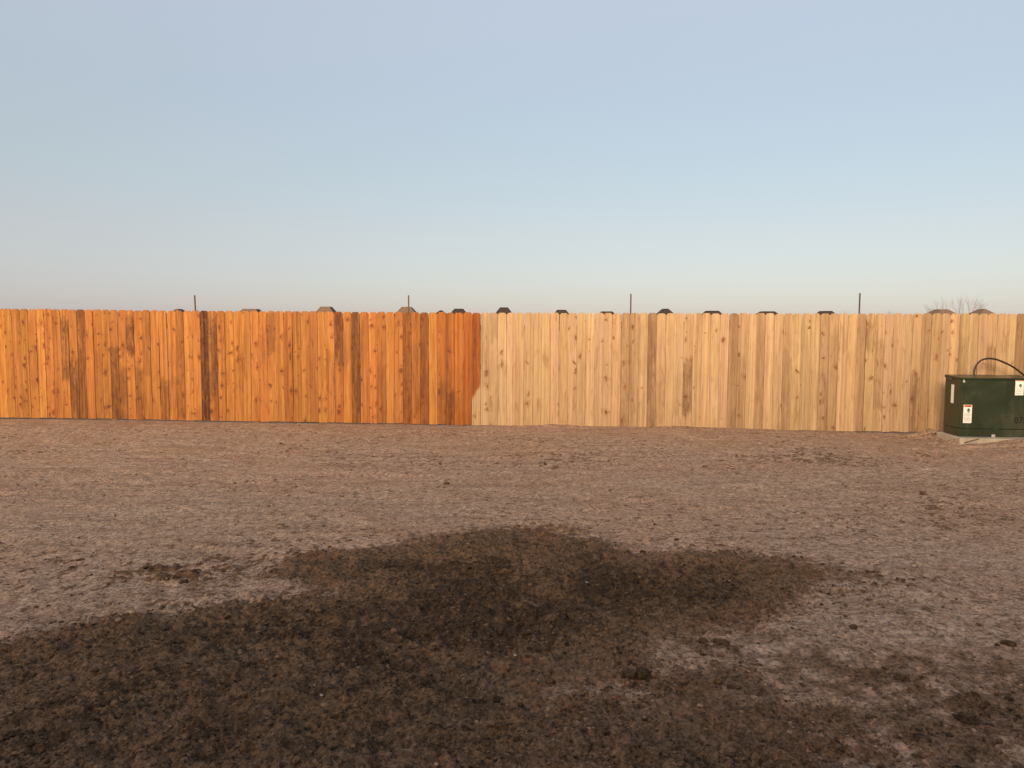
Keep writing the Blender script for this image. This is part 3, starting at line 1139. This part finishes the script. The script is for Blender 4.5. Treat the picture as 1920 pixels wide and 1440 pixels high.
clod(150, 1047, .030, 'small dark clod on pale dirt near the left edge', .8, .5)
clod(1745, 806, .09, 'heap of dark soil between the fence and the green cabinet', .6, .5)
clod(1757, 815, .05, 'dark clod at the left corner of the concrete pad', .8, .6)
WS = 'pale stone chips scattered on the soil'
for (px, py, r, lab) in [(398, 948, .012, 'white stone chip on pale dirt at left'), (971, 1085, .009, 'white stone chip near the top of the dark soil'),
                         (1099, 1107, .011, 'cream stone chip on dark soil right of centre'), (1368, 1094, .010, 'pale stone chip on the right lobe of dark soil'),
                         (966, 1242, .008, 'white stone chip in the middle of the dark soil'), (14, 822, .016, 'white scrap on the dirt at the far left below the fence'),
                         (1557, 1160, .009, 'pale stone chip on grey dirt right of dark soil'), (1355, 870, .013, 'white stone chip on the dirt before the raw fence'),
                         (186, 1058, .008, 'tiny white chip among clods at left'), (1806, 1180, .010, 'pale chip on grey dirt at right'),
                         (603, 1313, .008, 'tiny white chip in the dark soil at lower left')]:
    clod(px, py, r, lab, 0, .6, M_stone, 'stone_chip', 'stone', WS, 2)


# ================================================================== HOUSES FAR BEHIND
def far_house(px0, px1, r0, r1, y_top, label, brown=False, D=280.0):
    """roof seen above the fence from px0 to px1 (at pixel row ~586), its ridge from r0 to r1 at row y_top"""
    yb = float(np.interp((px0 + px1) / 2, TX, TY)) + 1
    a, b = at_depth(r0, y_top, D), at_depth(r1, y_top, D)
    e0, e1 = at_depth(px0, yb, D), at_depth(px1, yb, D)
    zr = (a.z + b.z) / 2
    dz = max(.3, zr - e0.z)
    sl = min(1.3, max(.75, dz / max(.3, ((a.x - e0.x) + (e1.x - b.x)) / 2)))
    eave = 2.75
    run = (zr - eave) / sl
    cx = (a.x + b.x) / 2
    hw = max(.25, (b.x - a.x) / 2)
    root = empty('house', (cx, D, 0))
    tag(root, label, 'house', 'houses beyond the fence')
    rx, ry = hw + run, run + 2.0
    bm = bmesh.new()
    lo = [bm.verts.new(v) for v in ((-rx, -ry, eave), (rx, -ry, eave), (rx, ry, eave), (-rx, ry, eave))]
    lo2 = [bm.verts.new(v.co - Vector((0, 0, .18))) for v in lo]
    r0_, r1_ = [bm.verts.new((-hw, -2.0, zr)), bm.verts.new((hw, -2.0, zr))], [bm.verts.new((hw, 2.0, zr)), bm.verts.new((-hw, 2.0, zr))]
    top = r0_ + r1_
    for i in range(4):
        j = (i + 1) % 4
        bm.faces.new((lo[i], lo[j], top[j], top[i]))
        bm.faces.new((lo2[i], lo2[j], lo[j], lo[i]))
    bm.faces.new(top)
    bm.faces.new(lo2[::-1])
    corners = [Vector(v.co) for v in lo]
    tops = [Vector(v.co) for v in top]
    roof = from_bm('roof', bm, M_rf2 if brown else M_rf1, root)
    bm = bmesh.new()
    for i in range(4):
        tube(bm, [corners[i], tops[i]], .16, 5)
        tube(bm, [tops[i], tops[(i + 1) % 4]], .18, 5)
    from_bm('ridge_cap', bm, M_rf2 if brown else M_cap, roof)
    wx, wy = rx - .5, ry - .5
    box_obj('wall', (-wx, wx, -wy, wy, -.1, eave - .1), M_brick, root)
    for u in (-.5, .45):
        f = box_obj('window', (u * wx - .75, u * wx + .75, -wy - .06, -wy + .02, .85, 2.25), M_trim, root)
        box_obj('pane', (u * wx - .65, u * wx + .65, -wy - .075, -wy - .055, .95, 2.15), M_glass, f)
    d_ = box_obj('door', (-.5, .45, -wy - .05, -wy + .02, 0, 2.1), M_trim, root)
    box_obj('handle', (.30, .36, -wy - .10, -wy - .045, 1.0, 1.1), M_steel, d_)


far_house(330, 342, 335.5, 336.5, 580.2, 'brown roof tip peeking over stained fence left of the first post', True)
far_house(455, 486, 459, 483, 580.3, 'low flat brown ridge peeking over stained fence right of first post', True)
far_house(597, 627, 604, 620, 576, 'brown hip roof above the stained fence, left of the post', True)
far_house(746, 778, 755, 771, 576.5, 'brown hip roof directly behind the second thin post', True)
far_house(821, 833, 826, 828, 583, 'tiny dark roof tip between two hip roofs over stained boards')
far_house(847, 873, 853, 868, 580, 'dark hip roof above the last stained boards')
far_house(930, 959, 938, 952, 577.5, 'tallest dark hip roof, first above the raw boards')
far_house(1041, 1064, 1045, 1060, 582, 'small dark roof second above the raw boards')
far_house(1126, 1149, 1128, 1147, 585, 'thin dark ridge line just left of the third post')
far_house(1235, 1259, 1243, 1251, 580, 'dark peaked hip roof right of the third post')
far_house(1321, 1349, 1325, 1345, 583.8, 'low dark flat ridge, second to the right of the third post')
far_house(1424, 1454, 1428, 1449, 584.8, 'low dark flat ridge midway between third and fourth posts')
far_house(1536, 1560, 1540, 1556, 584.2, 'low dark ridge just left of the fourth post')
far_house(1746, 1784, 1757, 1772, 581, 'broad brown hip roof before bare trees, left of the cabinet', True)
far_house(1828, 1856, 1839, 1842, 580.5, 'brown peaked roof above the green cabinet', True)


# ================================================================== BARE TREES
def bare_tree(px, y_top, Y, spread, seed, label):
    q = random.Random(seed)
    top = at_depth(px, y_top, Y)
    H = top.z
    root = empty('bare_tree', (top.x, Y, 0))
    tag(root, label, 'tree', 'bare trees on the horizon')
    bt, bc = bmesh.new(), bmesh.new()
    fork = H * .28
    tube(bt, [Vector((0, 0, -.2)), Vector((q.uniform(-.1, .1), 0, fork * .5)), Vector((q.uniform(-.2, .2), 0, fork))], [.26, .2, .16], 7)

    def grow(p, d, ln, r, lev):
        pts = [p]
        dd = d.copy()
        for k in range(3):
            dd = (dd + Vector((q.uniform(-.22, .22), q.uniform(-.22, .22), q.uniform(0, .16)))).normalized()
            pts.append(pts[-1] + dd * ln / 3)
        tube(bc, pts, [r, r * .85, r * .7, r * .5], 4 if lev < 2 else 3, False)
        if lev >= 3:
            return
        for k in range(3 if lev < 3 else 2):
            b = pts[q.choice([1, 2, 3])] if k else pts[3]
            a = q.uniform(0, 6.28)
            nd = (dd + Vector((math.cos(a), math.sin(a), .15)) * q.uniform(.35, .75) * spread).normalized()
            grow(b, nd, ln * q.uniform(.6, .8), r * .5, lev + 1)
    for k in range(4):
        a = 6.28 * k / 4 + q.uniform(-.5, .5)
        grow(Vector((0, 0, fork * .97)), Vector((math.cos(a) * .4 * spread, math.sin(a) * .4 * spread, 1)).normalized(), H * .30, .085, 0)
    zmax = max(v.co.z for v in bc.verts)
    for v in bc.verts:
        if v.co.z > fork:
            v.co.z = fork + (v.co.z - fork) * (H - fork) / (zmax - fork)
    from_bm('trunk', bt, M_bark, root)
    from_bm('crown', bc, M_bark, root)


bare_tree(1747, 566, 330, .8, 1, 'smallest bare tree, leftmost of the faint ones over raw fence')
bare_tree(1772, 553, 320, .9, 2, 'bare tree behind the broad brown roof')
bare_tree(1800, 551, 325, .8, 3, 'faint bare tree between the two brown roofs, left one')
bare_tree(1822, 549, 330, .8, 4, 'faint bare tree between the two brown roofs, right one')
bare_tree(1845, 557, 320, 1.1, 5, 'low spreading bare tree behind the brown peaked roof')
bare_tree(1581, 579, 420, .7, 6, 'tiny bare treetop just left of the fourth thin post')
bare_tree(1668, 579, 420, .7, 7, 'tiny bare treetop right of the fourth thin post')

# ================================================================== UNSEEN HOUSES ADDED BEHIND THE CAMERA FOR SHADE
def shade_home(x, y, w_, rg, label):
    hz = empty('shade_home', (x, y, 0))
    tag(hz, label, 'house', 'unseen homes added behind the camera for shade')
    HX, HY, EV, RG = w_, 6.0, 2.75, rg
    box_obj('wall', (-HX, HX, -HY, HY, -.2, EV), M_brick, hz)
    bm = bmesh.new()
    ox, oy = HX + .45, HY + .45
    lo = [bm.verts.new(v) for v in ((-ox, -oy, EV + .002), (ox, -oy, EV + .002), (ox, oy, EV + .002), (-ox, oy, EV + .002))]
    hi = [bm.verts.new(v) for v in ((-ox, -oy, EV + .2), (ox, -oy, EV + .2), (ox, oy, EV + .2), (-ox, oy, EV + .2))]
    t0, t1 = bm.verts.new((-ox + oy, 0, RG)), bm.verts.new((ox - oy, 0, RG))
    bm.faces.new(lo[::-1])
    for i in range(4):
        bm.faces.new((lo[i], lo[(i + 1) % 4], hi[(i + 1) % 4], hi[i]))
    bm.faces.new((hi[0], hi[1], t1, t0))
    bm.faces.new((hi[1], hi[2], t1))
    bm.faces.new((hi[2], hi[3], t0, t1))
    bm.faces.new((hi[3], hi[0], t0))
    from_bm('roof', bm, M_rf1, hz)
    for u in (-.66, -.34, .4, .7):
        u *= HX
        f = box_obj('window', (u - .8, u + .8, HY - .02, HY + .05, .8, 2.2), M_trim, hz)
        box_obj('pane', (u - .7, u + .7, HY + .045, HY + .06, .9, 2.1), M_glass, f)
    d_ = box_obj('door', (.2, 2.0, HY - .02, HY + .05, 0, 2.1), M_trim, hz)
    box_obj('pane', (.32, 1.88, HY + .045, HY + .06, .15, 2.0), M_glass, d_)


shade_home(-1, -11.4, 12.6, 6.1, 'unseen brick house added behind the camera to shade the near dirt')
shade_home(-27, -11.8, 12.0, 5.9, 'unseen brick house added at left behind the camera to shade the fence')
shade_home(25.5, -11.2, 11.5, 5.9, 'unseen brick house added at right behind the camera for its shade')
